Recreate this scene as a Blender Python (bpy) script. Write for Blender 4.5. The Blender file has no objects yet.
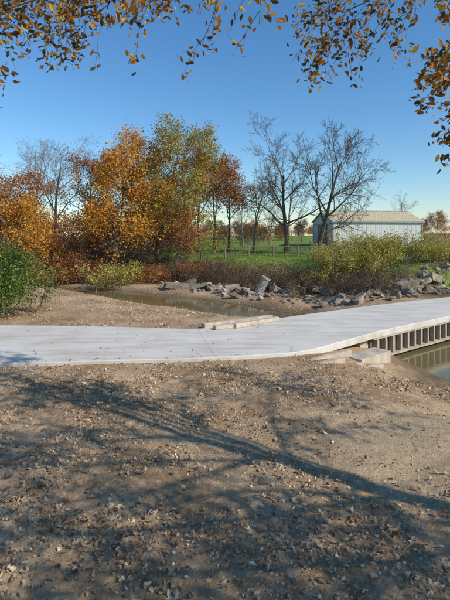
import bpy, math, numpy as np, bmesh
from mathutils import Vector, Matrix
RS=np.random.RandomState
scene=bpy.context.scene
# ------------------------------------------------------------ helpers
def link(o):
    scene.collection.objects.link(o); return o
def mk_mesh(name,V,faces,mats=(),smooth=False,attrs=None):
    me=bpy.data.meshes.new(name)
    V=np.asarray(V,dtype=np.float32)
    me.vertices.add(len(V)); me.vertices.foreach_set('co',V.ravel())
    loops=[];starts=[];mi=[];s=0
    for F,m in faces:
        F=np.asarray(F,dtype=np.int32)
        if len(F)==0: continue
        k=F.shape[1]
        loops.append(F.ravel()); starts.append(s+np.arange(len(F))*k); s+=len(F)*k
        mi.append(np.full(len(F),m))
    loops=np.concatenate(loops).astype(np.int32);starts=np.concatenate(starts).astype(np.int32);mi=np.concatenate(mi).astype(np.int32)
    me.loops.add(len(loops)); me.loops.foreach_set('vertex_index',loops)
    me.polygons.add(len(starts)); me.polygons.foreach_set('loop_start',starts)
    me.polygons.foreach_set('material_index',mi)
    me.polygons.foreach_set('use_smooth',np.full(len(starts),smooth))
    if attrs:
        for n,a in attrs.items():
            at=me.attributes.new(n,'FLOAT','POINT'); at.data.foreach_set('value',np.asarray(a,dtype=np.float32))
    me.update(calc_edges=True)
    for m in mats: me.materials.append(m)
    return me
def mk_obj(name,*a,**k):
    return link(bpy.data.objects.new(name,mk_mesh(name,*a,**k)))
def sstep(a,b,x):
    t=np.clip((x-a)/(b-a),0,1); return t*t*(3-2*t)
def _h(ix,iy,s):
    n=(ix.astype(np.int64)*374761393+iy.astype(np.int64)*668265263+s*1442695041)&0xffffffff
    n=((n^(n>>13))*1274126177)&0xffffffff
    return ((n^(n>>16))&0xffffff)/float(0xffffff)
def vnoise(x,y,s=0):
    ix=np.floor(x);iy=np.floor(y);fx=x-ix;fy=y-iy
    ix=ix.astype(np.int64);iy=iy.astype(np.int64)
    fx=fx*fx*(3-2*fx);fy=fy*fy*(3-2*fy)
    a=_h(ix,iy,s);b=_h(ix+1,iy,s);c=_h(ix,iy+1,s);d=_h(ix+1,iy+1,s)
    return (a*(1-fx)+b*fx)*(1-fy)+(c*(1-fx)+d*fx)*fy-0.5
def fbm(x,y,s=0,o=3):
    r=0;a=1
    for i in range(o): r=r+a*vnoise(x*2**i,y*2**i,s+i*7);a*=.5
    return r
# ------------------------------------------------------------ materials
def newmat(name):
    m=bpy.data.materials.new(name);m.use_nodes=True
    nt=m.node_tree;b=nt.nodes['Principled BSDF'];return m,nt,b
def N(nt,t,**k):
    n=nt.nodes.new(t)
    for a,v in k.items():
        if a in n.inputs.keys(): n.inputs[a].default_value=v
        else: setattr(n,a,v)
    return n
def ramp(nt,fac,stops,interp='LINEAR'):
    r=nt.nodes.new('ShaderNodeValToRGB');r.color_ramp.interpolation=interp
    e=r.color_ramp.elements
    while len(e)<len(stops): e.new(0.5)
    for i,(p,c) in enumerate(stops): e[i].position=p;e[i].color=(*c,1)
    nt.links.new(fac,r.inputs[0]);return r.outputs[0]
def mix(nt,f,a,b,mode='MIX'):
    m=nt.nodes.new('ShaderNodeMix');m.data_type='RGBA';m.blend_type=mode
    for i,v in ((0,f),(6,a),(7,b)):
        if isinstance(v,(int,float)): m.inputs[i].default_value=v
        elif isinstance(v,tuple): m.inputs[i].default_value=(*v,1)
        else: nt.links.new(v,m.inputs[i])
    return m.outputs[2]
def noise(nt,scale,detail=4,rough=.6,vec=None):
    n=N(nt,'ShaderNodeTexNoise');n.inputs['Scale'].default_value=scale;n.inputs['Detail'].default_value=detail;n.inputs['Roughness'].default_value=rough
    if vec is None:
        g=N(nt,'ShaderNodeNewGeometry');vec=g.outputs['Position']
    nt.links.new(vec,n.inputs['Vector']);return n.outputs['Fac']
def vor(nt,scale,out='Color',vec=None):
    n=N(nt,'ShaderNodeTexVoronoi');n.inputs['Scale'].default_value=scale
    if vec is None:
        vec=N(nt,'ShaderNodeNewGeometry').outputs['Position']
    nt.links.new(vec,n.inputs['Vector']);return n.outputs[out]
def bump(nt,b,h,strength=.5,dist=.02,prev=None):
    n=N(nt,'ShaderNodeBump');n.inputs['Strength'].default_value=strength;n.inputs['Distance'].default_value=dist
    nt.links.new(h,n.inputs['Height'])
    if prev: nt.links.new(prev,n.inputs['Normal'])
    if b: nt.links.new(n.outputs[0],b.inputs['Normal'])
    return n.outputs[0]
def simple(name,col,var=.25,scale=8,rough=.8,bmp=.3,bd=.01):
    m,nt,b=newmat(name)
    f=noise(nt,scale)
    c=ramp(nt,f,[(0.25,tuple(x*(1-var) for x in col)),(0.75,tuple(x*(1+var) for x in col))])
    nt.links.new(c,b.inputs['Base Color']);b.inputs['Roughness'].default_value=rough
    bump(nt,b,noise(nt,scale*4),bmp,bd)
    return m
def leafmat(name,stops,trans=.35,clump=.6,cscale=.5,rough=.55):
    m,nt,b=newmat(name)
    g=N(nt,'ShaderNodeNewGeometry')
    nz=noise(nt,cscale,2)
    a=N(nt,'ShaderNodeMath',operation='SUBTRACT');nt.links.new(nz,a.inputs[0]);a.inputs[1].default_value=.5
    a2=N(nt,'ShaderNodeMath',operation='MULTIPLY_ADD');nt.links.new(a.outputs[0],a2.inputs[0]);a2.inputs[1].default_value=clump*2.2
    nt.links.new(g.outputs['Random Per Island'],a2.inputs[2])
    c=ramp(nt,a2.outputs[0],stops)
    nt.links.new(c,b.inputs['Base Color']);b.inputs['Roughness'].default_value=rough
    b.inputs['Specular IOR Level'].default_value=.3
    t=N(nt,'ShaderNodeBsdfTranslucent');nt.links.new(c,t.inputs['Color'])
    ms=N(nt,'ShaderNodeMixShader');ms.inputs[0].default_value=trans
    nt.links.new(b.outputs[0],ms.inputs[1]);nt.links.new(t.outputs[0],ms.inputs[2])
    nt.links.new(ms.outputs[0],nt.nodes['Material Output'].inputs['Surface'])
    return m
M_bark=simple('bark_dark',(.085,.065,.048),.4,6,.9,.6,.02)
M_barkg=simple('bark_grey',(.18,.15,.12),.35,6,.9,.6,.02)
M_orange=leafmat('leaves_orange',[(0,(.26,.09,.02)),(.3,(.60,.21,.025)),(.6,(.76,.36,.04)),(.85,(.74,.50,.07)),(1,(.45,.36,.06))])
M_olive=leafmat('leaves_olive',[(0,(.11,.13,.025)),(.3,(.24,.25,.04)),(.6,(.44,.38,.055)),(.85,(.62,.40,.06)),(1,(.55,.25,.04))])
M_rust=leafmat('leaves_rust',[(0,(.18,.065,.028)),(.4,(.38,.14,.05)),(.75,(.50,.21,.065)),(1,(.60,.36,.09))])
M_brown=leafmat('leaves_brown',[(0,(.05,.03,.018)),(.5,(.12,.07,.038)),(1,(.24,.15,.07))])
M_willow=leafmat('leaves_willow',[(0,(.16,.13,.04)),(.3,(.32,.31,.05)),(.65,(.56,.50,.08)),(.9,(.60,.44,.12)),(1,(.38,.24,.10))])
M_green=leafmat('leaves_green',[(0,(.035,.07,.015)),(.5,(.10,.17,.03)),(1,(.28,.34,.06))])
M_over=leafmat('leaves_overhang',[(0,(.06,.06,.02)),(.3,(.13,.095,.025)),(.5,(.34,.14,.03)),(.8,(.58,.25,.035)),(1,(.75,.48,.06))],trans=.45,cscale=1.2,clump=.5)
M_litter=leafmat('leaf_litter',[(0,(.13,.07,.04)),(.35,(.29,.17,.09)),(.7,(.46,.30,.165)),(1,(.64,.48,.31))],trans=.1,cscale=1)
M_grass=leafmat('grass_green',[(0,(.06,.10,.018)),(.5,(.13,.20,.035)),(1,(.30,.32,.08))],trans=.3)
M_dry=leafmat('grass_dry',[(0,(.13,.09,.045)),(.5,(.28,.21,.10)),(1,(.42,.34,.18))],trans=.25)
def stonemat(name,stops):
    m,nt,b=newmat(name)
    g=N(nt,'ShaderNodeNewGeometry')
    c=ramp(nt,g.outputs['Random Per Island'],stops)
    f=noise(nt,60,3)
    c2=mix(nt,.5,c,ramp(nt,f,[(.3,(.6,.55,.5)),(.7,(1,1,1))]),'MULTIPLY')
    nt.links.new(c2,b.inputs['Base Color']);b.inputs['Roughness'].default_value=.85
    bump(nt,b,f,.4,.003);return m
M_stone=stonemat('gravel_stone',[(0,(.18,.105,.055)),(.35,(.40,.275,.16)),(.7,(.56,.415,.26)),(.95,(.66,.53,.38)),(1,(.76,.67,.54))])
def rockmat():
    m,nt,b=newmat('limestone')
    g=N(nt,'ShaderNodeNewGeometry')
    c=ramp(nt,g.outputs['Random Per Island'],[(0,(.20,.155,.11)),(.5,(.34,.285,.215)),(1,(.50,.45,.37))])
    f=noise(nt,3,6)
    c2=mix(nt,.85,c,ramp(nt,f,[(.35,(.42,.34,.26)),(.62,(1,1,1))]),'MULTIPLY')
    nt.links.new(c2,b.inputs['Base Color']);b.inputs['Roughness'].default_value=.9
    bump(nt,b,noise(nt,12,6),.8,.08);return m
M_rock=rockmat()
def concretemat():
    m,nt,b=newmat('concrete_slab')
    f=noise(nt,.7,6,.65);f2=noise(nt,30,3)
    c=ramp(nt,f,[(.3,(.52,.48,.415)),(.5,(.60,.565,.50)),(.72,(.66,.625,.56))])
    c=mix(nt,.35,c,ramp(nt,f2,[(.3,(.75,.73,.69)),(.7,(1,1,1))]),'MULTIPLY')
    mp=N(nt,'ShaderNodeMapping');mp.inputs['Scale'].default_value=(.35,2.2,1);mp.inputs['Rotation'].default_value=(0,0,-.1)
    nt.links.new(N(nt,'ShaderNodeNewGeometry').outputs['Position'],mp.inputs[0])
    s=noise(nt,1.2,6,.7,mp.outputs[0])
    c=mix(nt,.6,c,ramp(nt,s,[(.32,(.62,.54,.43)),(.54,(1,1,1))]),'MULTIPLY')
    nt.links.new(c,b.inputs['Base Color']);b.inputs['Roughness'].default_value=.85
    bump(nt,b,f2,.3,.004);return m
M_conc=concretemat()
M_concd=simple('concrete_old',(.44,.37,.28),.4,3,.9,.5,.01)
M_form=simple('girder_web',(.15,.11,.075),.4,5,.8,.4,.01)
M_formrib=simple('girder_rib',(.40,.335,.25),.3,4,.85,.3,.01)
# ------------------------------------------------------------ terrain
CH=np.array([(-60,47),(-25,40),(-9,33.0),(-1,27.2),(3.5,22.8),(6.9,18),(8.5,13),(10,7),(13,-6),(16,-60)],float)
HW=np.array([.5,.8,1.1,1.0,.7,1.9,2.8,3.0,3,3])
SN=np.array([(-24,10.1),(-20,10.25),(-16.2,10.4),(-12.6,10.55),(-9,10.68),(-5.4,10.8),(-2.6,11.1),(-.25,11.36),(1.9,11.9),(3.4,13.1),(4.75,14.35),(6.2,15.5),(8.65,17.35),(11.6,19.4),(14.6,21.4),(17.6,23.3),(24,27)],float)
SF=np.array([(-24,16.3),(-20,16.1),(-16.2,15.9),(-12.6,15.75),(-9.4,15.6),(-6,15.45),(-3.2,15.2),(-.9,14.95),(.6,15.8),(1.9,16.8),(3.2,17.75),(4.7,18.8),(6.9,20.3),(9.6,21.9),(12.5,23.6),(15.4,25.4),(22,29.3)],float)
def chan(x,y):
    best=np.full(x.shape,1e9);side=np.zeros(x.shape);hw=np.ones(x.shape)
    for i in range(len(CH)-1):
        a=CH[i];b=CH[i+1];d=b-a;L=d@d
        t=np.clip(((x-a[0])*d[0]+(y-a[1])*d[1])/L,0,1)
        px=a[0]+t*d[0];py=a[1]+t*d[1]
        ds=np.hypot(x-px,y-py)
        cr=d[0]*(y-a[1])-d[1]*(x-a[0])
        m=ds<best
        best=np.where(m,ds,best);side=np.where(m,np.sign(cr),side);hw=np.where(m,HW[i]*(1-t)+HW[i+1]*t,hw)
    hw=hw*(1+.7*vnoise(x*.45,y*.45,71))
    return best,side,hw
SC=(SN+SF)/2
def slabd(x,y):
    best=np.full(x.shape,1e9)
    for i in range(len(SC)-1):
        a=SC[i];b=SC[i+1];d=b-a
        t=np.clip(((x-a[0])*d[0]+(y-a[1])*d[1])/(d@d),0,1)
        best=np.minimum(best,np.hypot(x-a[0]-t*d[0],y-a[1]-t*d[1]))
    return best
def rutmask(x,y):
    dx,dy=.80,.60
    u=(x-3.3)*dx+(y-7.3)*dy; v=-(x-3.3)*dy+(y-7.3)*dx
    v=v+.25*np.sin(u*.6)
    return np.exp(-(np.abs(v)/1.25)**3)*np.exp(-(np.abs(u-1)/4.)**4),v
def H(x,y,fine=True):
    x=np.asarray(x,float);y=np.asarray(y,float)
    d,s,hw=chan(x,y)
    far=s>0
    dd=d-hw
    zf=-.62+2.05*sstep(4.2,10.5,dd)
    zf=np.where(x>4,zf+.55*sstep(1.5,3.0,dd)*sstep(4,8,x)*(1-sstep(4.2,10.5,dd)),zf)
    zf=zf+np.clip(y-45,0,17)*.024+np.clip(y-62,0,34)*.045+np.clip(x-16,0,40)*np.clip(y-62,0,40)*.0006
    zf=zf+.22*fbm(x*.25,y*.25,5)*sstep(2,6,dd)
    zn=-.07+.10*fbm(x*.35,y*.35,11)*sstep(0,2,np.minimum(np.abs(y-13)-2.5,10))
    zn=zn+.45*np.exp(-(((x+9.5)/4.2)**2+((y-25.5)/2.6)**2))+.35*np.exp(-(((x+16)/4)**2+((y-24)/3)**2))
    zn=zn+.06*np.clip(-x-16,0,30)*sstep(14,22,y)
    z0=np.where(far,zf,zn)
    sd=slabd(x,y)
    w=1-sstep(2.9,6.0,sd)
    z0=z0*(1-w)+(-.09)*w
    up=sstep(17.5,20,y)
    bed=-1.45+.30*up
    t1=sstep(-.6,1,dd/np.where(far,2.4,3.8))
    t2=sstep(-.12,1,dd/7.5)
    t=np.where(far,t1,t1*(1-up)+t2*up)
    t=np.where(dd<0,np.minimum(t,.1),t)
    z=bed+(z0-bed)*t
    if fine:
        near=np.exp(-np.clip(y-13,0,99)/12)*np.exp(-np.clip(np.abs(x)-10,0,99)/8)*np.exp(-np.clip(2-y,0,99)/4)
        r,v=rutmask(x,y)
        a=near*np.where(sd<2.9,0.15,1)*(1-.6*r)
        z=z+a*(.06*fbm(x*1.6,y*1.6,21,2)+.034*fbm(x*6,y*6,31,2)+.018*fbm(x*15,y*15,41,1))
        z=z-r*near*(.05*np.exp(-((v-.75)/.2)**2)+.05*np.exp(-((v+.75)/.2)**2)+.012*np.sin((x*.8+y*.6)*26)*(np.exp(-((v-.75)/.22)**2)+np.exp(-((v+.75)/.22)**2)))
    return z
xs=np.concatenate([-np.geomspace(1500,40,30),np.arange(-38,-9,.6),np.arange(-9,-6,.1),np.arange(-6,6.5,.04),np.arange(6.5,12,.15),np.arange(12,40,.8),np.geomspace(40,1500,30)])
ys=np.concatenate([-np.geomspace(600,8,16),np.arange(-6,3,.3),np.arange(3,11.6,.04),np.arange(11.6,36,.14),np.arange(36,70,.7),np.geomspace(70,2500,40)])
X,Y=np.meshgrid(xs,ys)
Z=H(X,Y)
nx=len(xs);ny=len(ys)
idx=np.arange(nx*ny).reshape(ny,nx)
F=np.stack([idx[:-1,:-1],idx[:-1,1:],idx[1:,1:],idx[1:,:-1]],-1).reshape(-1,4)
d,s,hw=chan(X,Y);dd=d-hw
grass=np.where(s>0,sstep(7.0,9.,dd+1.2*fbm(X*.6,Y*.6,3)),0)*(1-sstep(26,30,X-(Y-50)*.3+2*fbm(X*.2,Y*.2,9))*.9)*sstep(-8,-4,X)
litter=np.clip(np.where(s>0,sstep(3.5,6,dd),sstep(28,33,Y)+sstep(11,16,-X)*sstep(14,17,Y)),0,1)
wet=1-sstep(.0,1.5,dd)
r,_=rutmask(X,Y)
def groundmat():
    m,nt,b=newmat('ground_gravel')
    A=lambda n:(lambda a:(setattr(a,'attribute_name',n),a.outputs['Fac'])[1])(N(nt,'ShaderNodeAttribute'))
    c1=vor(nt,34);sep=N(nt,'ShaderNodeSeparateColor');nt.links.new(c1,sep.inputs[0])
    st=[(0,(.18,.115,.06)),(.35,(.38,.265,.155)),(.8,(.53,.39,.245)),(1,(.64,.51,.35))]
    ca=ramp(nt,sep.outputs[0],st)
    c2=vor(nt,13);sep2=N(nt,'ShaderNodeSeparateColor');nt.links.new(c2,sep2.inputs[0])
    cb=ramp(nt,sep2.outputs[1],st)
    g=mix(nt,.45,ca,cb)
    big=noise(nt,.55,5,.6)
    fs=noise(nt,22,6,.75)
    soil=ramp(nt,fs,[(.3,(.26,.18,.10)),(.5,(.44,.325,.20)),(.7,(.58,.445,.29))])
    sm=ramp(nt,noise(nt,1.7,5,.7),[(.42,(0,0,0)),(.58,(.8,.8,.8))])
    g=mix(nt,sm,g,soil)
    g=mix(nt,.9,g,ramp(nt,big,[(.34,(.58,.48,.38)),(.6,(1.08,1.04,1.0))]),'MULTIPLY')
    rm=N(nt,'ShaderNodeMath',operation='MULTIPLY');nt.links.new(A('rut'),rm.inputs[0]);rm.inputs[1].default_value=.85
    g=mix(nt,rm.outputs[0],g,soil)
    lit=ramp(nt,noise(nt,5,6,.75),[(.3,(.07,.045,.025)),(.55,(.16,.105,.055)),(.75,(.27,.19,.10))])
    g=mix(nt,A('litter'),g,lit)
    gr=ramp(nt,noise(nt,1.2,6,.7),[(.3,(.09,.15,.025)),(.55,(.16,.24,.035)),(.75,(.32,.33,.09))])
    g=mix(nt,A('grass'),g,gr)
    dr=ramp(nt,noise(nt,.3,5,.7),[(.3,(.34,.26,.12)),(.7,(.52,.40,.19))])
    g=mix(nt,A('dryfield'),g,dr)
    g=mix(nt,A('wet'),g,(.10,.075,.042))
    nt.links.new(g,b.inputs['Base Color']);b.inputs['Roughness'].default_value=.95;b.inputs['Specular IOR Level'].default_value=.2
    n1=bump(nt,None,vor(nt,34,'Distance'),.5,.014)
    bump(nt,b,fs,.9,.03,n1)
    return m
M_ground=groundmat()
dryf=np.where(s>0,sstep(27,31,X-(Y-50)*.3+2*fbm(X*.2,Y*.2,9))*sstep(40,46,Y),0)
mk_obj('ground',np.stack([X,Y,Z],-1).reshape(-1,3),[(F,0)],[M_ground],True,{'grass':grass.ravel(),'litter':litter.ravel(),'wet':wet.ravel()*.8,'rut':r.ravel(),'dryfield':dryf.ravel()})
# water
m,nt,b=newmat('creek_water');M_water=m
b.inputs['Base Color'].default_value=(.15,.12,.055,1);b.inputs['Roughness'].default_value=.07;b.inputs['IOR'].default_value=1.33
bump(nt,b,noise(nt,4,3),.12,.03)
wp=[]
for i in range(len(CH)):
    t=CH[min(i+1,len(CH)-1)]-CH[max(i-1,0)];t/=np.linalg.norm(t);n=np.array([-t[1],t[0]])
    wp.append((*(CH[i]+n*(HW[i]+2.2)),-1.0));wp.append((*(CH[i]-n*(HW[i]+2.2)),-1.0))
mk_obj('creek_water',wp,[(np.array([[2*i+1,2*i+3,2*i+2,2*i] for i in range(len(CH)-1)]),0)],[M_water])
# ------------------------------------------------------------ boxes
def bm_box(bm,c,size,rotz=0,tilt=(0,0),mat=0,bev=0):
    r=bmesh.ops.create_cube(bm,size=1)
    vs=r['verts']
    M=Matrix.Translation(c)@Matrix.Rotation(rotz,4,'Z')@Matrix.Rotation(tilt[0],4,'X')@Matrix.Rotation(tilt[1],4,'Y')@Matrix.Diagonal((*size,1))
    bmesh.ops.transform(bm,matrix=M,verts=vs)
    fs=set(f for v in vs for f in v.link_faces)
    for f in fs:f.material_index=mat
    if bev>0:
        es=list(set(e for v in vs for e in v.link_edges))
        r2=bmesh.ops.bevel(bm,geom=es,offset=bev,segments=2,affect='EDGES',profile=.5)
        for f in r2['faces']: f.material_index=mat
def bm_obj(name,bm,mats,parent=None):
    me=bpy.data.meshes.new(name);bm.to_mesh(me);bm.free()
    for m in mats: me.materials.append(m)
    o=link(bpy.data.objects.new(name,me))
    if parent:o.parent=parent
    return o
def empty(name,loc=(0,0,0)):
    e=link(bpy.data.objects.new(name,None));e.location=loc;return e
def smooth(pts,n=14):
    pts=np.array(pts,float);t=np.linspace(0,len(pts)-1,n);out=[]
    for q in t:
        i=min(int(q),len(pts)-2);f=q-i
        p0=pts[max(i-1,0)];p1=pts[i];p2=pts[i+1];p3=pts[min(i+2,len(pts)-1)]
        out.append(.5*((2*p1)+(-p0+p2)*f+(2*p0-5*p1+4*p2-p3)*f*f+(-p0+3*p1-3*p2+p3)*f**3))
    return np.array(out)
# ------------------------------------------------------------ concrete slab crossing
bridge=empty('concrete_low_water_bridge')
TH=.2
K=6
A=smooth(SN,(len(SN)-1)*K+1);B=smooth(SF,(len(SF)-1)*K+1)
bm=bmesh.new()
na=len(A)
rows=[]
W_=8
for i in range(na):
    joint=(i%12==6)
    offs=[(-.0035,0),(-.0034,-.015),(.0034,-.015),(.0035,0)] if joint else [(0,0)]
    t=A[min(i+1,na-1)]-A[max(i-1,0)];t/=np.linalg.norm(t)
    t2=B[min(i+1,na-1)]-B[max(i-1,0)];t2/=np.linalg.norm(t2)
    for o,z in offs:
        a=A[i]+t*o;b_=B[i]+t2*o
        wob=.012*math.sin(i*1.7)+.01*math.sin(i*.6)
        a=a+np.array([0,wob]);
        row=[(a[0],a[1],-TH),(a[0],a[1],-.02)]
        e=(b_-a)/np.linalg.norm(b_-a)
        for k in range(W_+1):
            q=a+e*.015+(b_-a-e*.03)*k/W_;row.append((q[0],q[1],z))
        row+=[(b_[0],b_[1],-.02),(b_[0],b_[1],-TH)]
        rows.append([bm.verts.new(p) for p in row])
for i in range(len(rows)-1):
    for k in range(len(rows[0])-1):
        bm.faces.new((rows[i][k],rows[i+1][k],rows[i+1][k+1],rows[i][k+1]))
    bm.faces.new((rows[i][-1],rows[i+1][-1],rows[i+1][0],rows[i][0]))
bmesh.ops.recalc_face_normals(bm,faces=bm.faces)
bm_obj('deck_slab',bm,[M_conc],bridge)
def along(poly,off,i0,i1,inner):
    pts=[]
    for i in range(i0,i1+1):
        n=(inner[i]-poly[i]);n=n/np.linalg.norm(n);pts.append(poly[i]+n*off)
    return pts
def girder(bm,poly,inner,i0,i1):
    P=along(poly,.16,i0,i1,inner)
    for k in range(len(P)-1):
        a=P[k];b_=P[k+1];v=b_-a;L=np.linalg.norm(v);ang=math.atan2(v[1],v[0]);mid=(a+b_)/2
        nrm=(inner[i0+k]-poly[i0+k]);nrm/=np.linalg.norm(nrm)
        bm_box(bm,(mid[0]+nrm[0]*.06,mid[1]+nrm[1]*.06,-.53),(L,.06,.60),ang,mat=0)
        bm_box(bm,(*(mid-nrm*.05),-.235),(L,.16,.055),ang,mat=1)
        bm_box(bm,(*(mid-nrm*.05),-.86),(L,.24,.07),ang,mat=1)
        n=int(L/.42)
        for j in range(n):
            q=a+v*((j+.5)/n)-nrm*.05
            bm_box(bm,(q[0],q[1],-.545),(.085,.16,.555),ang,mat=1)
bm=bmesh.new();girder(bm,SN,SF,10,15);girder(bm,SF,SN,11,14)
bm_obj('side_girders',bm,[M_form,M_formrib],bridge)
bm=bmesh.new()
def seg_box(bm,a,b_,w,z0,z1,mat=0,bev=.01):
    a=np.array(a,float);b_=np.array(b_,float);v=b_-a;m_=(a+b_)/2
    bm_box(bm,(m_[0],m_[1],(z0+z1)/2),(np.linalg.norm(v),w,z1-z0),math.atan2(v[1],v[0]),mat=mat,bev=bev)
seg_box(bm,(4.45,14.4),(2.1,16.8),.5,-1.5,-.21)
seg_box(bm,(12.9,20.5),(10.9,22.6),.5,-1.5,-.21)
bm_obj('abutment_walls',bm,[M_concd],bridge)
bm=bmesh.new()
seg_box(bm,(3.5,12.35),(4.65,13.35),.55,-1.3,-.28)
seg_box(bm,(2.75,11.75),(3.65,12.2),.30,-.9,-.34)
seg_box(bm,(2.15,11.55),(3.5,12.65),.14,-.38,-.12)
seg_box(bm,(2.0,11.15),(3.1,11.85),.13,-.5,-.14)
seg_box(bm,(3.0,11.75),(4.3,12.3),.14,-.7,-.44)
bm_obj('wing_wall_steps',bm,[M_concd],bridge)
for a,b_,w,z0,z1 in [((-.75,15.35),(1.75,17.05),.22,-.1,.09),((-.35,14.75),(.75,15.35),.2,.004,.13),((.3,15.0),(1.9,16.35),.2,.004,.15)]:
    bm=bmesh.new();seg_box(bm,a,b_,w,z0,z1,bev=.02);bm_obj('concrete_curb_beam',bm,[M_concd])
# ------------------------------------------------------------ tree generator
def norm(v): return v/(np.linalg.norm(v)+1e-9)
class Tree:
    def __init__(s,seed): s.r=RS(seed);s.t=[];s.a=[]
    def grow(s,p,d,L,rad,lvl,P):
        r=s.r;n=P['seg'][lvl];pts=[np.array(p,float)];d=norm(np.array(d,float))
        w=P['wan'][lvl];tr=P['trop'][lvl]
        for i in range(n):
            d=norm(d+r.normal(0,w,3)+np.array([0,0,tr]))
            pts.append(pts[-1]+d*L/n)
        s.along(np.array(pts),L,rad,lvl,P)
    def along(s,pts,L,rad,lvl,P,end=None):
        r=s.r;n=len(pts)-1
        tt=np.linspace(0,1,n+1)
        e=P.get('end',.3) if lvl<P['max'] else .35
        if end is not None:e=end
        radii=rad*(1-(1-e)*tt)
        if lvl==0: radii=radii*(1+.5*np.exp(-tt*14))
        s.t.append((pts,radii,8 if lvl==0 else (6 if lvl==1 else (4 if lvl==2 else 3))))
        if lvl>=P['max']-P.get('lv',0):
            for k in range(1,n+1): s.a.append(pts[k])
        if lvl>=P['max']: return
        nc=P['nc'][lvl];az=r.uniform(0,6.28)
        t0=P['t0'][lvl]
        for c in range(nc):
            t=t0+(1-t0)*((c+r.uniform(.2,.9))/nc);t=min(t,.995)
            f=t*n;i=min(int(f),n-1);q=pts[i]+(pts[i+1]-pts[i])*(f-i)
            dd=norm(pts[i+1]-pts[i])
            az+=2.4+r.uniform(-.5,.5)
            u=norm(np.cross(dd,[.3,.1,1] if abs(dd[2])<.9 else [1,.2,0]));v=np.cross(dd,u)
            an=math.radians(P['ang'][lvl]+r.normal(0,8))*(1-.25*t)
            nd=dd*math.cos(an)+(u*math.cos(az)+v*math.sin(az))*math.sin(an)
            l=L*P['rat'][lvl]*(1-P['dec'][lvl]*(t-t0)/(1-t0+1e-6))*r.uniform(.7,1.25)
            rr=(rad*(1-(1-e)*t))*P.get('rr',.6)*r.uniform(.8,1.05)
            s.grow(q,nd,l,max(rr,P.get('rmin',.008)),lvl+1,P)
    def fit(s,h,wd,crop=None):
        allp=np.concatenate([t[0] for t in s.t]);zz=np.percentile(allp[:,2],99.7)
        w=np.percentile(np.abs(allp[:,0]-0),97)*2
        sz=h/zz;sx=wd/w
        sc=np.array([sx,sx,sz])
        s.t=[(p*sc,r,k) for p,r,k in s.t];s.a=[p*sc for p in s.a]
    def tubes(s):
        Vs=[];Fs=[];o=0
        for pts,rad,k in s.t:
            d=norm(pts[-1]-pts[0]);u=norm(np.cross(d,[0.13,.2,1] if abs(d[2])<.9 else [1,.1,0]));v=np.cross(d,u)
            a=np.arange(k)*2*math.pi/k
            ring=np.cos(a)[:,None]*u+np.sin(a)[:,None]*v
            V=pts[:,None,:]+rad[:,None,None]*ring[None];n=len(pts)
            Vs.append(V.reshape(-1,3))
            i=np.arange(n-1)[:,None]*k;j=np.arange(k)[None];j2=(j+1)%k
            Fs.append((np.stack([i+j,i+j2,i+k+j2,i+k+j],-1).reshape(-1,4))+o);o+=n*k
        return np.concatenate(Vs),np.concatenate(Fs)
LEAF_T=(np.array([[-.5,0,0],[-.1,.3,.06],[.5,0,.0],[-.1,-.3,.06]]),np.array([[0,1,2,3]]))
LEAF_F=(np.array([[-.5,0,0],[-.3,.16,.04],[0,.25,.06],[.28,.15,.03],[.5,0,-.05],[.28,-.15,.03],[0,-.25,.06],[-.3,-.16,.04],[0,0,0]]),
        np.array([[0,1,2,8],[8,2,3,4],[8,4,5,6],[0,8,6,7]]))
LEAF_C=(np.array([[-.5,0,0.1],[-.3,.2,.16],[0,.28,.0],[.28,.15,.12],[.5,0,.2],[.28,-.12,.05],[0,-.26,.14],[-.3,-.16,.2],[0,0,0]]),LEAF_F[1])
def rotmats(r,n,flat=None):
    q=r.normal(size=(n,4))
    if flat is not None:
        yaw=r.uniform(0,2*math.pi,n);ax=r.normal(0,flat,n);ay=r.normal(0,flat,n)
        cy,sy=np.cos(yaw),np.sin(yaw);cx,sx=np.cos(ax),np.sin(ax);cz,sz=np.cos(ay),np.sin(ay)
        Rz=np.zeros((n,3,3));Rz[:,0,0]=cy;Rz[:,0,1]=-sy;Rz[:,1,0]=sy;Rz[:,1,1]=cy;Rz[:,2,2]=1
        Rx=np.zeros((n,3,3));Rx[:,0,0]=1;Rx[:,1,1]=cx;Rx[:,1,2]=-sx;Rx[:,2,1]=sx;Rx[:,2,2]=cx
        Ry=np.zeros((n,3,3));Ry[:,1,1]=1;Ry[:,0,0]=cz;Ry[:,0,2]=sz;Ry[:,2,0]=-sz;Ry[:,2,2]=cz
        return Rz@Rx@Ry
    q/=np.linalg.norm(q,axis=1)[:,None];w,x,y,z=q.T
    return np.stack([np.stack([1-2*(y*y+z*z),2*(x*y-z*w),2*(x*z+y*w)],-1),np.stack([2*(x*y+z*w),1-2*(x*x+z*z),2*(y*z-x*w)],-1),np.stack([2*(x*z-y*w),2*(y*z+x*w),1-2*(x*x+y*y)],-1)],1)
def inst(tmpl,P,S,R):
    T,F=tmpl;n=len(P)
    S=np.asarray(S)
    loc=T[None]*(S[:,None,None] if S.ndim==1 else S[:,None,:])
    V=np.einsum('nij,nkj->nki',R,loc)+P[:,None,:]
    k=len(T)
    FF=(F[None]+(np.arange(n)*k)[:,None,None]).reshape(-1,F.shape[1])
    return V.reshape(-1,3),FF
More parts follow.
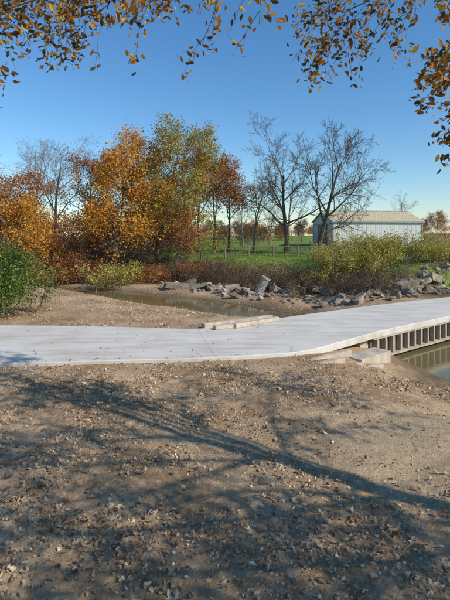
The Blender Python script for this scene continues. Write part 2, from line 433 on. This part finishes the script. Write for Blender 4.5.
def tree_mesh(name,T,leafn,leafs,mats,seed=0,jit=.25,tmpl=LEAF_T,keep=None,bias=None):
    V,F=T.tubes();r=RS(seed+99)
    faces=[(F,0)]
    if leafn>0:
        A=np.array(T.a)
        if bias is not None:
            pr=bias(A);pr=pr/pr.sum();ii=r.choice(len(A),leafn,p=pr)
        else: ii=r.randint(0,len(A),leafn)
        P=A[ii]+r.normal(0,jit,(leafn,3))
        if keep is not None: P=P[keep(P)]
        n=len(P)
        LV,LF=inst(tmpl,P,leafs*r.uniform(.6,1.3,n),rotmats(r,n))
        faces.append((LF+len(V),1));V=np.concatenate([V,LV])
    return mk_mesh(name,V,faces,mats,False)
def place(name,me,x,y,rz=0,sc=1,sink=.1):
    o=link(bpy.data.objects.new(name,me));z=float(H(np.array([x]),np.array([y]),False)[0])
    o.location=(x,y,z-sink);o.rotation_euler=(0,0,rz);o.scale=(sc,sc,sc);return o
P_dense=dict(max=3,lv=1,seg=[8,5,4,3],wan=[.06,.12,.18,.2],trop=[.04,.06,.03,0],nc=[22,8,6],t0=[.14,.2,.2],ang=[60,48,50],rat=[.42,.5,.5],dec=[.5,.4,.3],rr=.42,end=.12,rmin=.012)
P_open=dict(max=4,lv=0,seg=[6,6,5,4,3],wan=[.07,.13,.17,.2,.22],trop=[.03,.05,.03,.02,.02],nc=[10,7,6,5],t0=[.30,.25,.2,.2],ang=[48,45,45,45],rat=[.62,.52,.5,.52],dec=[.35,.35,.3,.3],rr=.6,end=.28,rmin=.011)
P_big=dict(P_open);P_big.update(nc=[10,8,7,6],t0=[.2,.2,.15,.15],rat=[.8,.58,.5,.5],ang=[56,48,45,45],rmin=.015)
P_tall=dict(P_open);P_tall.update(nc=[11,6,5,4],t0=[.35,.2,.2,.2],ang=[38,40,42,45],rat=[.45,.5,.5,.5])
def mt(name,seed,P,h,w,rad,leafn,leafs,mats,d=(0,0,1),jit=.25,bias=None,L=8):
    T=Tree(seed);T.grow((0,0,0),d,L,rad,0,P);T.fit(h,w)
    return tree_mesh(name,T,leafn,leafs,mats,seed,jit,bias=bias)
# mid-ground trees
place('orange_maple_tree',mt('orange_maple_tree',1,P_dense,13.2,7.8,.17,26000,.18,[M_bark,M_orange],jit=.32),-9.9,40,.4)
m_ye=mt('yellow_oak_tree',2,P_dense,13.0,7.0,.17,23000,.17,[M_bark,M_olive],jit=.30)
place('yellow_oak_tree',m_ye,-6.3,41.5,1.2)
m_or2=mt('small_maple_tree',5,P_dense,7.5,5.4,.12,9000,.17,[M_bark,M_orange],jit=.3)
place('small_maple_tree',m_or2,-16.4,38.5,.7,.95)
m_rust=mt('rust_oak_tree',3,P_dense,9.8,8.4,.17,17000,.17,[M_bark,M_rust],jit=.3)
place('rust_oak_tree',m_rust,-19.6,41,0)
place('rust_oak_tree',m_rust,-27,40,2,1.05)
m_rs=mt('small_rust_tree',7,P_dense,6.2,4.2,.10,5000,.15,[M_bark,M_rust],jit=.26)
place('small_rust_tree',m_rs,-4.3,39.8,0,.9)
place('small_rust_tree',m_rs,-13.0,41,2,1.1)
bias_up=lambda A:(A[:,2]>4.0)*1.0+.3
m_sp=mt('sparse_oak_tree',8,P_tall,10.8,5.8,.15,7000,.17,[M_bark,M_rust],jit=.22,bias=bias_up)
place('sparse_oak_tree',m_sp,-2.6,45.5,0)
m_sp2=mt('sparse_oak_tree',9,P_tall,10.2,5.4,.14,6200,.17,[M_bark,M_rust],jit=.22,bias=bias_up)
place('sparse_oak_tree',m_sp2,.4,47,1)
place('sparse_oak_tree',m_sp,-1.1,52,2,1.)
place('sparse_oak_tree',m_sp,-13.8,47,2,.98)
m_b1=mt('bare_tree',21,P_big,13.9,10.8,.27,0,0,[M_bark]);place('bare_tree',m_b1,6.2,45,0)
m_b2=mt('bare_tree',22,P_big,12.2,10.8,.23,0,0,[M_bark],d=(.30,0,1));place('bare_tree',m_b2,8.7,42.5,0)
m_b3=mt('bare_tree',23,P_tall,9.6,5.2,.13,0,0,[M_barkg]);place('bare_tree',m_b3,2.9,46,0)
m_b4=mt('bare_tree',24,P_open,13,9,.2,0,0,[M_barkg])
for x,y,rz,s_ in [(-18.5,49,0,1.),(-22.5,52,1,1.05),(-14.5,53,2,.95),(-30,50,3,1.),(-9,52,4,.9),(-4.5,54,5,.75),(-25,47,5,.9),(2.5,62,3,.6),(6.5,66,1,.55)]: place('bare_tree',m_b4,x,y,rz,s_)
place('bare_tree',m_b3,29.5,76,1,.9)
place('bare_tree',m_b4,34,60,1,.8)
place('rust_oak_tree',m_rust,38.5,82,1,.5)
# distant tree line (one merged object)
def merge_line():
    r=RS(5);Vs=[];Fs=[[],[],[]];o=0
    tm=[]
    for k,(mi,ln) in enumerate([(1,900),(2,1400),(1,0),(2,700)]):
        T=Tree(50+k);Pd=dict(P_dense);Pd.update(nc=[14,6,4]);T.grow((0,0,0),(0,0,1),8,.15,0,Pd);T.fit(8,7)
        V,F=T.tubes();LV,LF=None,None
        if ln:
            A=np.array(T.a);P=A[r.randint(0,len(A),ln)]+r.normal(0,.4,(ln,3));LV,LF=inst(LEAF_T,P,.4*r.uniform(.6,1.3,ln),rotmats(r,ln))
        tm.append((V,F,LV,LF,mi))
    for i in range(300):
        if i<75: x=r.uniform(-75,-4);y=r.uniform(56,76);f=.95
        elif i<115: x=r.uniform(-8,13);y=r.uniform(66,86);f=.42
        elif i<275: x=r.uniform(-60,100);y=r.uniform(96,125);f=.5
        else: x=r.uniform(50,110);y=r.uniform(95,130);f=.5
        sc=r.uniform(.5,1.15)*f
        V,F,LV,LF,mi=tm[r.randint(4)]
        a=r.uniform(0,6.28);R=np.array([[math.cos(a),-math.sin(a),0],[math.sin(a),math.cos(a),0],[0,0,1]])
        z=float(H(np.array([x]),np.array([y]),False)[0]);off=np.array([x,y,z-1.2*sc])
        Vs.append(V@R.T*sc+off);Fs[0].append(F+o);o+=len(V)
        if LV is not None: Vs.append(LV@R.T*sc+off);Fs[mi].append(LF+o);o+=len(LV)
    mk_obj('distant_tree_line',np.concatenate(Vs),[(np.concatenate(f),k) for k,f in enumerate(Fs)],[M_barkg,M_rust,M_brown])
merge_line()
# ------------------------------------------------------------ shrubs
P_sh=dict(max=2,lv=1,seg=[5,4,3],wan=[.12,.2,.25],trop=[.02,.03,0],nc=[8,5],t0=[.15,.15],ang=[35,40],rat=[.5,.5],dec=[.4,.3],rr=.6,end=.3,rmin=.004)
def shrub(name,seed,h,w,stems,leafn,leafs,mats,jit=.1,tmpl=LEAF_T,spread=.5,r0=.018):
    T=Tree(seed)
    for i in range(stems):
        a=T.r.uniform(0,6.28);rr=T.r.uniform(0,.45)*w*.5
        l=T.r.uniform(.5,1.)
        T.grow((rr*math.cos(a),rr*math.sin(a),0),(spread*math.cos(a),spread*math.sin(a),1),l,r0,0,P_sh)
    T.fit(h,w)
    return tree_mesh(name,T,leafn,leafs,mats,seed,jit,tmpl)
m_w1=shrub('willow_bush',31,1.9,3.6,22,6000,.10,[M_barkg,M_willow],.13)
m_w2=shrub('willow_bush',32,1.5,3.0,20,4600,.10,[M_barkg,M_willow],.13)
for x,y,rz,s_,m_ in [(6.6,28.9,0,.9,m_w2),(8.3,29.3,1,.95,m_w1),(9.9,29.8,2,1.1,m_w2),(7.4,31.0,3,1.1,m_w1),(11.4,30.9,1,1.1,m_w1),(13.2,30,2.4,.85,m_w1),(15,30.6,4,1.,m_w2),(17,31.1,5,1.,m_w1),(19.5,31.8,0,1,m_w2),(10,32.4,4,1.1,m_w1),(-8.4,34.9,1,1.35,m_w2)]: place('willow_bush',m_,x,y,rz,s_)
m_g1=shrub('green_shrub',33,3.1,3.6,28,17000,.09,[M_bark,M_green],.14)
place('green_shrub',m_g1,-8.95,17.9,0,.95);place('green_shrub',m_g1,-11.6,18.6,2,1.1)
m_r1=shrub('red_shrub',34,1.7,2.6,14,3000,.11,[M_bark,M_rust],.13)
for x,y,rz,s_ in [(-6.0,36.3,0,1.),(-4.6,36.8,1,.9),(-3.0,37.2,2,.9),(-11,37.3,3,1.),(-14,36.8,4,1.1),(-17,37.4,5,1.2),(-20,36,1,1.3),(-12.6,38.5,0,1.5)]: place('red_shrub',m_r1,x,y,rz,s_)
# tangled brush on the far bank: one merged object
r=RS(77);Tb=Tree(78);pos=[]
for i in range(560):
    x=r.uniform(-30,9);c=np.interp(x,CH[:6,0],CH[:6,1]);y=c+r.uniform(6.2,12.5)
    if x>-3: y=c+r.uniform(7,10.5)
    if i>440: x=r.uniform(-5,9);y=c=np.interp(x,CH[:6,0],CH[:6,1])+r.uniform(6.0,8.0)
    z=float(H(np.array([x]),np.array([y]),False)[0])
    if z>-.7:
        a=r.uniform(0,6.28);Tb.grow((x,y,z-.05),(.7*math.cos(a),.7*math.sin(a),1),r.uniform(.7,1.7)*(1.25 if x<-3 else .78),.016,0,P_sh)
me=tree_mesh('brush_thicket',Tb,27000,.09,[M_bark,M_brown],3,.17);link(bpy.data.objects.new('brush_thicket',me))
# dry weeds around the rubble
r=RS(79);Tb=Tree(80)
for i in range(130):
    x=r.uniform(4,20);y=np.interp(x,[4,9,20],[27.2,27.2,30])+r.normal(.6,1.1)
    dq,sq,hq=chan(np.array([x]),np.array([y]))
    if sq[0]>0 and dq[0]-hq[0]>2.2 and slabd(np.array([x]),np.array([y]))[0]>3.4:
        z=float(H(np.array([x]),np.array([y]),False)[0]);a=r.uniform(0,6.28)
        Tb.grow((x,y,z-.05),(.5*math.cos(a),.5*math.sin(a),1),r.uniform(.4,.9),.010,0,P_sh)
me=tree_mesh('dry_weeds',Tb,5200,.07,[M_barkg,M_dry],3,.09);link(bpy.data.objects.new('dry_weeds',me))
# ------------------------------------------------------------ grasses
BL=(np.array([[-.5,0,0],[.5,0,0],[.25,.12,.6],[-.15,.35,1.]]),np.array([[0,1,2,3]]))
def blades(name,x,y,hmin,hmax,wd,mat,seed):
    r=RS(seed);n=len(x);P=np.stack([x,y,H(x,y)-.02],-1)
    h=r.uniform(hmin,hmax,n);S=np.stack([np.full(n,wd),h,h],-1)
    V,F=inst(BL,P,S,rotmats(r,n,.25));mk_obj(name,V,[(F,0)],[mat])
r=RS(8)
x=r.uniform(-8,34,80000);y=r.uniform(24,62,80000);d_,s_,hw_=chan(x,y);dd_=d_-hw_
k=(s_>0)&(dd_>7.2+fbm(x*.6,y*.6,3)*2)&(x<28);blades('meadow_grass',x[k],y[k],.05,.16,.05,M_grass,1)
x=r.uniform(-26,26,60000);y=r.uniform(18,50,60000);d_,s_,hw_=chan(x,y);dd_=d_-hw_
k=(s_>0)&(dd_>4.2)&(dd_<8.6)&(vnoise(x*.7,y*.7,4)>-.12)&(slabd(x,y)>3.6);blades('dry_grass',x[k],y[k],.15,.5,.03,M_dry,2)
x=r.uniform(28,70,20000);y=r.uniform(42,95,20000);blades('dry_meadow_grass',x,y,.2,.6,.08,M_dry,4)
# ------------------------------------------------------------ rocks
def hull_t(seed,n=14,box=(1,1,1),pw=.45):
    r=RS(seed);bm=bmesh.new()
    p=r.uniform(-1,1,(n,3));p=np.sign(p)*np.abs(p)**pw*np.array(box)*.5
    for q in p: bm.verts.new(q)
    res=bmesh.ops.convex_hull(bm,input=bm.verts)
    bmesh.ops.delete(bm,geom=[v for v in bm.verts if not v.link_faces],context='VERTS')
    bmesh.ops.triangulate(bm,faces=bm.faces)
    bm.verts.ensure_lookup_table();bm.verts.index_update()
    V=np.array([v.co[:] for v in bm.verts]);F=np.array([[v.index for v in f.verts] for f in bm.faces]);bm.free();return V,F
def rocks_obj(name,x,y,size,seed,mat,flat=.2,templ=6,box=(1,.8,.5),lift=.15,n=14,pw=.45,zfix=None):
    r=RS(seed);Vs=[];Fs=[];o=0
    z=H(x,y) if zfix is None else zfix
    w=r.randint(0,templ,len(x))
    for t in range(templ):
        k=w==t
        if not k.any(): continue
        T=hull_t(seed*10+t,n,box,pw);m_=k.sum()
        S=size[k][:,None]*r.uniform(.75,1.25,(m_,3))
        P=np.stack([x[k],y[k],z[k]+size[k]*lift],-1)
        V,F=inst(T,P,S,rotmats(r,m_,flat));Vs.append(V);Fs.append(F+o);o+=len(V)
    return mk_obj(name,np.concatenate(Vs),[(np.concatenate(Fs),0)],[mat])
r=RS(12)
x=r.uniform(5.5,22,520);y=r.uniform(22,31,520);d_,s_,hw_=chan(x,y);k=(s_>0)&(d_-hw_>1.6)&(d_-hw_<4.8)&(slabd(x,y)>2.6)
x=x[k];y=y[k];rocks_obj('riprap_rocks',x,y,np.clip(r.lognormal(-1.1,.5,len(x)),.12,.8),3,M_rock,.45)
x=r.uniform(9.5,24,300);y=23.4+(x-9.5)*.55+r.uniform(0,3.0,300);rocks_obj('riprap_rocks',x,y,np.clip(r.lognormal(-1.0,.5,300),.12,.8),5,M_rock,.45)
n_=300;x=r.uniform(-5,5.5,n_);c=np.interp(x,CH[:6,0],CH[:6,1]);y=c+4.6+np.clip(r.normal(0,.9,n_),-2,2.2);rocks_obj('bank_rubble',x,y,np.clip(r.lognormal(-1.5,.6,n_),.08,.7),4,M_rock,.5)
for i,(x_,y_,sx,sy,sz,ry,rz) in enumerate([(-3.5,32.9,1.9,1.1,.3,.10,.2),(-2.0,32.2,2.1,1.0,.28,-.25,-.25),(-.6,31.6,1.3,.9,.3,.3,.4),(-2.9,34.2,1.5,1.0,.3,-.45,.6),(.5,31.3,1.0,.6,.4,-.1,.1),(3.5,30.0,1.0,.7,.4,.2,.5),(4.2,29.2,1.1,.7,.38,-.3,.1),(3.3,31.2,1.3,.9,.4,.35,.9),(4.6,30.6,1.0,.7,.4,.1,.2),(5.9,27.8,1.4,.8,.35,.2,.15),(10.4,25.8,1.3,.9,.45,-.2,.2),(12.2,26.8,1.2,.9,.5,.25,.6),(8.3,26.8,1.3,.8,.45,.15,1.)]):
    V,F=hull_t(200+i,34,(1,1,1),.18);bmz=float(H(np.array([x_]),np.array([y_]))[0])
    V=V*np.array([sx,sy,sz])
    o=mk_obj('broken_concrete_slab',V,[(F,0)],[M_rock]);o.location=(x_,y_,bmz+.42*min(sz,1.4));o.rotation_euler=(.12*(-1)**i,ry,rz)
# leaning piece of concrete pipe
bm=bmesh.new();ns=24;R1,R2,Lp=.28,.22,1.25
rings=[]
for R_,z_ in ((R1,0),(R1,Lp-.16),(R1+.05,Lp-.12),(R1+.05,Lp),(R2,Lp),(R2,0)):
    rings.append([bm.verts.new((R_*math.cos(2*math.pi*i/ns),R_*math.sin(2*math.pi*i/ns),z_)) for i in range(ns)])
for k in range(len(rings)):
    a_,b2=rings[k],rings[(k+1)%len(rings)]
    for i in range(ns): bm.faces.new((a_[i],a_[(i+1)%ns],b2[(i+1)%ns],b2[i]))
bmesh.ops.recalc_face_normals(bm,faces=bm.faces)
o=bm_obj('concrete_pipe',bm,[simple('pipe_concrete',(.40,.375,.33),.25,5,.9,.4,.01)])
o.location=(2.2,30.2,float(H(np.array([2.2]),np.array([30.2]))[0])-.12);o.rotation_euler=(.15,.45,.2)
# gravel
def scatter(n,x0,x1,y0,y1,seed,dens=None):
    r=RS(seed);x=r.uniform(x0,x1,n);y=r.uniform(y0,y1,n)
    d_,s_,hw_=chan(x,y)
    k=(d_-hw_>.1)&((s_<0)|(d_-hw_<4.5))
    yn=np.interp(x,A[:,0],A[:,1]);yf=np.interp(x,B[:,0],B[:,1])
    k&=~((y>yn-.02)&(y<yf+.02))
    rm,_=rutmask(x,y);k&=r.rand(n)>rm*.85
    k&=r.rand(n)<np.clip(.6+fbm(x*1.3,y*1.3,61,2)*1.7,.04,1)
    if dens is not None:k&=r.rand(n)<dens(x,y)
    return x[k],y[k]
x,y=scatter(85000,-7,7.5,2.6,11.9,1);r=RS(3);rocks_obj('gravel',x,y,np.clip(r.lognormal(-3.75,.5,len(x)),.012,.085),11,M_stone,.9,6,(1,.8,.55),.14,9,.8)
x,y=scatter(22000,-26,8,14.8,35,2);r=RS(4);rocks_obj('gravel',x,y,np.clip(r.lognormal(-2.95,.45,len(x)),.03,.22),12,M_stone,.8,6,(1,.8,.55),.12,9,.8)
# fallen leaves
x,y=scatter(36000,-8,7.5,2.5,11.9,5,lambda x,y:np.clip(.25+.8*sstep(7.5,4,y)+.2*sstep(0,-4,x),0,1)*.8)
r=RS(6);P=np.stack([x,y,H(x,y)+.025],-1);V,F=inst(LEAF_C,P,r.uniform(.03,.085,len(x)),rotmats(r,len(x),.5))
x,y=scatter(4000,-14,2,15,28,7);P=np.stack([x,y,H(x,y)+.02],-1);Vb,Fb=inst(LEAF_C,P,r.uniform(.05,.09,len(x)),rotmats(r,len(x),.35))
n=200;x=-r.uniform(0,1,n)**.8*13+2.;yn=np.interp(x,A[:,0],A[:,1]);yf=np.interp(x,B[:,0],B[:,1]);y=yn+.06+(yf-yn-.1)*r.rand(n)**2.6
P=np.stack([x,y,np.full(n,.012)],-1);Vc,Fc=inst(LEAF_C,P,r.uniform(.03,.085,n),rotmats(r,n,.2))
mk_obj('fallen_leaves',np.concatenate([V,Vb,Vc]),[(np.concatenate([F,Fb+len(V),Fc+len(V)+len(Vb)]),0)],[M_litter])
# ------------------------------------------------------------ shed
def shed():
    zb=float(H(np.array([18.]),np.array([60.]),False)[0])
    e=empty('metal_shed',(13.9,58,zb));e.rotation_euler=(0,0,math.atan2(.14,.99))
    m,nt,b=newmat('shed_siding');c=ramp(nt,noise(nt,.8,5),[(.3,(.50,.51,.49)),(.7,(.60,.61,.58))]);nt.links.new(c,b.inputs['Base Color']);b.inputs['Roughness'].default_value=.5
    mr=simple('shed_roof_metal',(.60,.50,.30),.12,1.2,.5,.1)
    md=simple('shed_door_tan',(.20,.15,.10),.2,2,.6,.2)
    mtm=simple('shed_trim',(.30,.31,.30),.1,2,.5,.1)
    L=12.3;W=7.6;h=3.45;hr=4.85;B=-.4
    def rib_wall(bm,p0,p1,topf,pitch=.3):
        p0=np.array(p0,float);p1=np.array(p1,float);v=p1-p0;Ln=np.linalg.norm(v);t=v/Ln;nn=np.array([t[1],-t[0]])
        n=int(Ln/pitch);prev=None
        prof=[]
        for i in range(n):
            for f,o in ((0,0),(.12,.0),(.2,.014),(.38,.014),(.46,0)): prof.append(((i+f)*Ln/n,o))
        prof.append((Ln,0))
        for sdist,o in prof:
            q=p0+t*sdist+nn*o;a=bm.verts.new((q[0],q[1],B));b_=bm.verts.new((q[0],q[1],topf(sdist/Ln)))
            if prev: bm.faces.new((prev[0],a,b_,prev[1]))
            prev=(a,b_)
    bm=bmesh.new()
    rib_wall(bm,(0,0),(L,0),lambda f:h)
    rib_wall(bm,(L,0),(L,W),lambda f:h+(hr-h)*(1-abs(2*f-1)))
    rib_wall(bm,(L,W),(0,W),lambda f:h)
    rib_wall(bm,(0,W),(0,0),lambda f:h+(hr-h)*(1-abs(2*f-1)))
    bm_obj('walls',bm,[m],e)
    bm=bmesh.new();ov=.25;sl=(hr-h)/(W/2)
    n=40
    for sgn in (0,1):
        prev=None
        for i in range(n+1):
            for f,o in ((0,0),(.15,.0),(.25,.03),(.4,.03),(.5,0)):
                if i==n and f>0: break
                xx=-ov+(L+2*ov)*(i+f)/n
                ye=-ov if sgn==0 else W+ov
                a=bm.verts.new((xx,ye,h-sl*ov+.06+o));b_=bm.verts.new((xx,W/2,hr+.06+o))
                if prev: bm.faces.new((prev[0],a,b_,prev[1]) if sgn==0 else (a,prev[0],prev[1],b_))
                prev=(a,b_)
    bm_obj('roof',bm,[mr],e)
    bm=bmesh.new()
    bm_box(bm,(L/2,-ov,h-sl*ov-.04),(L+2*ov,.05,.16))
    for xx in (0,L):
        for yy in (0,W): bm_box(bm,(xx,yy,(h+B)/2-.1),(.16,.16,h-B-.2))
    bm_box(bm,(L/2,W/2,hr+.13),(L+2*ov,.3,.05))
    bm_obj('trim',bm,[mtm],e)
    bm=bmesh.new()
    bm_box(bm,(-.08,W/2,1.5),(.08,3.4,3.0));bm_obj('sliding_door',bm,[md],e)
    bm=bmesh.new()
    bm_box(bm,(-.10,W/2,3.08),(.12,6.4,.12));bm_box(bm,(-.14,W/2,1.5),(.03,.08,2.9));bm_obj('door_track',bm,[mtm],e)
shed()
# ------------------------------------------------------------ fences
def fence(name,x0,y0,dx,dy,n,rails,rt,ph,mat,seed):
    bm=bmesh.new();prev=None;r=RS(seed)
    for i in range(n):
        x_=x0+i*dx;y_=y0+i*dy
        z=float(H(np.array([x_]),np.array([y_]),False)[0])
        bm_box(bm,(x_,y_,z+ph/2-.1),(.10,.10,ph+.2),r.uniform(0,1),(r.normal(0,.03),r.normal(0,.03)))
        cur=(x_,y_,z)
        if prev:
            v=Vector(cur)-Vector(prev);mid=(Vector(cur)+Vector(prev))/2;ln=v.length
            for hh in rails: bm_box(bm,(mid.x,mid.y,mid.z+hh),(ln,rt,rt*1.2),math.atan2(v.y,v.x),(0,-math.asin(v.z/ln)))
        prev=cur
    bm_obj(name,bm,[mat])
fence('wire_fence',-6,50,2.6,.13,26,(.3,.6,.85,1.1),.022,1.15,M_barkg,4)
fence('wooden_rail_fence',-4.2,39.6,2.1,-.12,8,(.45,.85),.045,.95,M_barkg,5)
# ------------------------------------------------------------ overhanging tree
T=Tree(101)
P_ov=dict(max=3,lv=1,seg=[6,6,5,4],wan=[.05,.10,.16,.2],trop=[.02,0,-.05,-.12],nc=[0,9,6,4],t0=[.3,.15,.15,.15],ang=[50,50,48,45],rat=[.6,.5,.5,.5],dec=[.3,.3,.3,.3],rr=.5,end=.3,rmin=.0045)
tx,ty=8.6,1.8
T.along(smooth([(tx,ty,-.3),(8.55,1.85,2),(8.4,1.8,4.2),(8.5,1.7,6.5),(8.4,1.9,9)],10),9,.2,0,P_ov)
def limb(pts,rad,nc,sub=1.8,t0=.15,trop=-.05,k=6):
    P=dict(P_ov);P['nc']=[0,nc,k,4];P['t0']=[.3,t0,.15,.15];P['rat']=[.6,1.0,.5,.5];P['trop']=[0,0,trop,-.12];P['dec']=[.3,.15,.3,.3]
    pts=[(8.45,1.8,pts[0][2])]+list(pts[1:])
    T.along(smooth(pts),sub,rad,1,P,end=.15)
limb([(0,0,4.6),(5.0,4.0,6.8),(2.2,5.0,7.5),(.2,5.5,6.9),(-1.4,5.7,6.35),(-3.4,5.8,5.75)],.045,22,1.35,.52,-.09)
limb([(0,0,5.0),(5.0,4.4,7.4),(1.8,6.2,7.9),(-.6,6.6,7.2),(-2.4,6.8,6.8),(-4.2,6.8,6.2)],.04,18,1.4,.55,-.09)
limb([(0,0,5.0),(5.8,3.4,6.6),(4.2,4.6,6.3),(3.2,5.2,5.7),(2.75,5.4,4.9)],.035,13,1.1,.4,-.08)
limb([(0,0,5.6),(6,4.2,7.6),(3.8,5.6,7.1),(2.6,6.2,6.6),(1.7,6.4,6.2)],.035,12,1.15,.5,-.08)
limb([(0,0,4.6),(7,3.0,5.4),(5.5,4.3,5.5),(4.0,5.2,5.2),(3.2,5.6,4.6)],.035,13,1.1,.3,-.08)
for L_ in [
 [(0,0,5.0),(6,.3,6.0),(3.5,-.4,7.2),(1,-.2,7.8),(-1.5,.2,7.9)],
 [(0,0,3.9),(6.8,.9,4.6),(5.0,.4,5.2),(3.4,.2,5.9)],
 [(0,0,6),(9.5,3,7),(11,4,8)],
 [(0,0,6.3),(7,-.6,7.4),(5.5,-2.2,8.4)],
 [(0,0,6.8),(6.6,1.6,8.2),(4.6,2.0,9.2)],
 [(0,0,5.2),(10,-.3,6.4),(12,-1.2,7.2)],
 [(0,0,4.4),(8.2,.2,5.3),(7.4,-1.6,6.3)],
 [(0,0,5.4),(9.4,.6,6.4),(9.6,-1.2,7.5)],
 [(0,0,7.2),(8.0,.6,8.4),(7.3,-.6,9.6)],
 [(0,0,4.8),(7.2,1.2,5.8),(6.0,-.6,6.6)],
 [(0,0,6.2),(6.8,1.0,7.0),(5.0,.4,7.6)]]:
    limb(L_,.04,14,1.7,.2)
keep=lambda P:(np.linalg.norm(P-np.array([0,0,3]),axis=1)>3.0)
bias=lambda A:np.where(A[:,1]>4.0,.95,1.0)
me=tree_mesh('overhanging_elm_tree',T,29000,.09,[M_bark,M_over],7,.065,LEAF_F,keep,bias)
link(bpy.data.objects.new('overhanging_elm_tree',me))
# ------------------------------------------------------------ light
w=bpy.data.worlds.new('World');scene.world=w;w.use_nodes=True;nt=w.node_tree
bg=nt.nodes['Background'];sky=nt.nodes.new('ShaderNodeTexSky');sky.sky_type='NISHITA';sky.sun_disc=False
EL=math.radians(35);AZ=math.radians(120)
sky.sun_elevation=EL;sky.sun_rotation=AZ;sky.air_density=1.25;sky.dust_density=.0;sky.ozone_density=6
hs=nt.nodes.new('ShaderNodeHueSaturation');hs.inputs['Saturation'].default_value=1.15
nt.links.new(sky.outputs[0],hs.inputs['Color'])
nt.links.new(hs.outputs[0],bg.inputs[0]);bg.inputs[1].default_value=.15
sl=bpy.data.lights.new('sun','SUN');sl.energy=5;sl.angle=math.radians(.5);sl.color=(1,.93,.82)
so=link(bpy.data.objects.new('sun',sl))
sv=Vector((math.sin(AZ)*math.cos(EL),math.cos(AZ)*math.cos(EL),math.sin(EL)))
so.rotation_euler=sv.to_track_quat('Z','Y').to_euler()
scene.view_settings.view_transform='Standard';scene.view_settings.look='None';scene.view_settings.exposure=0
cam=bpy.data.cameras.new('camera');co=link(bpy.data.objects.new('camera',cam))
co.location=(0,0,3);co.rotation_euler=(math.radians(90),0,0)
cam.sensor_fit='HORIZONTAL';cam.sensor_width=36;cam.lens=36.08;cam.shift_y=-62/450;cam.clip_start=.1;cam.clip_end=5000
scene.camera=co
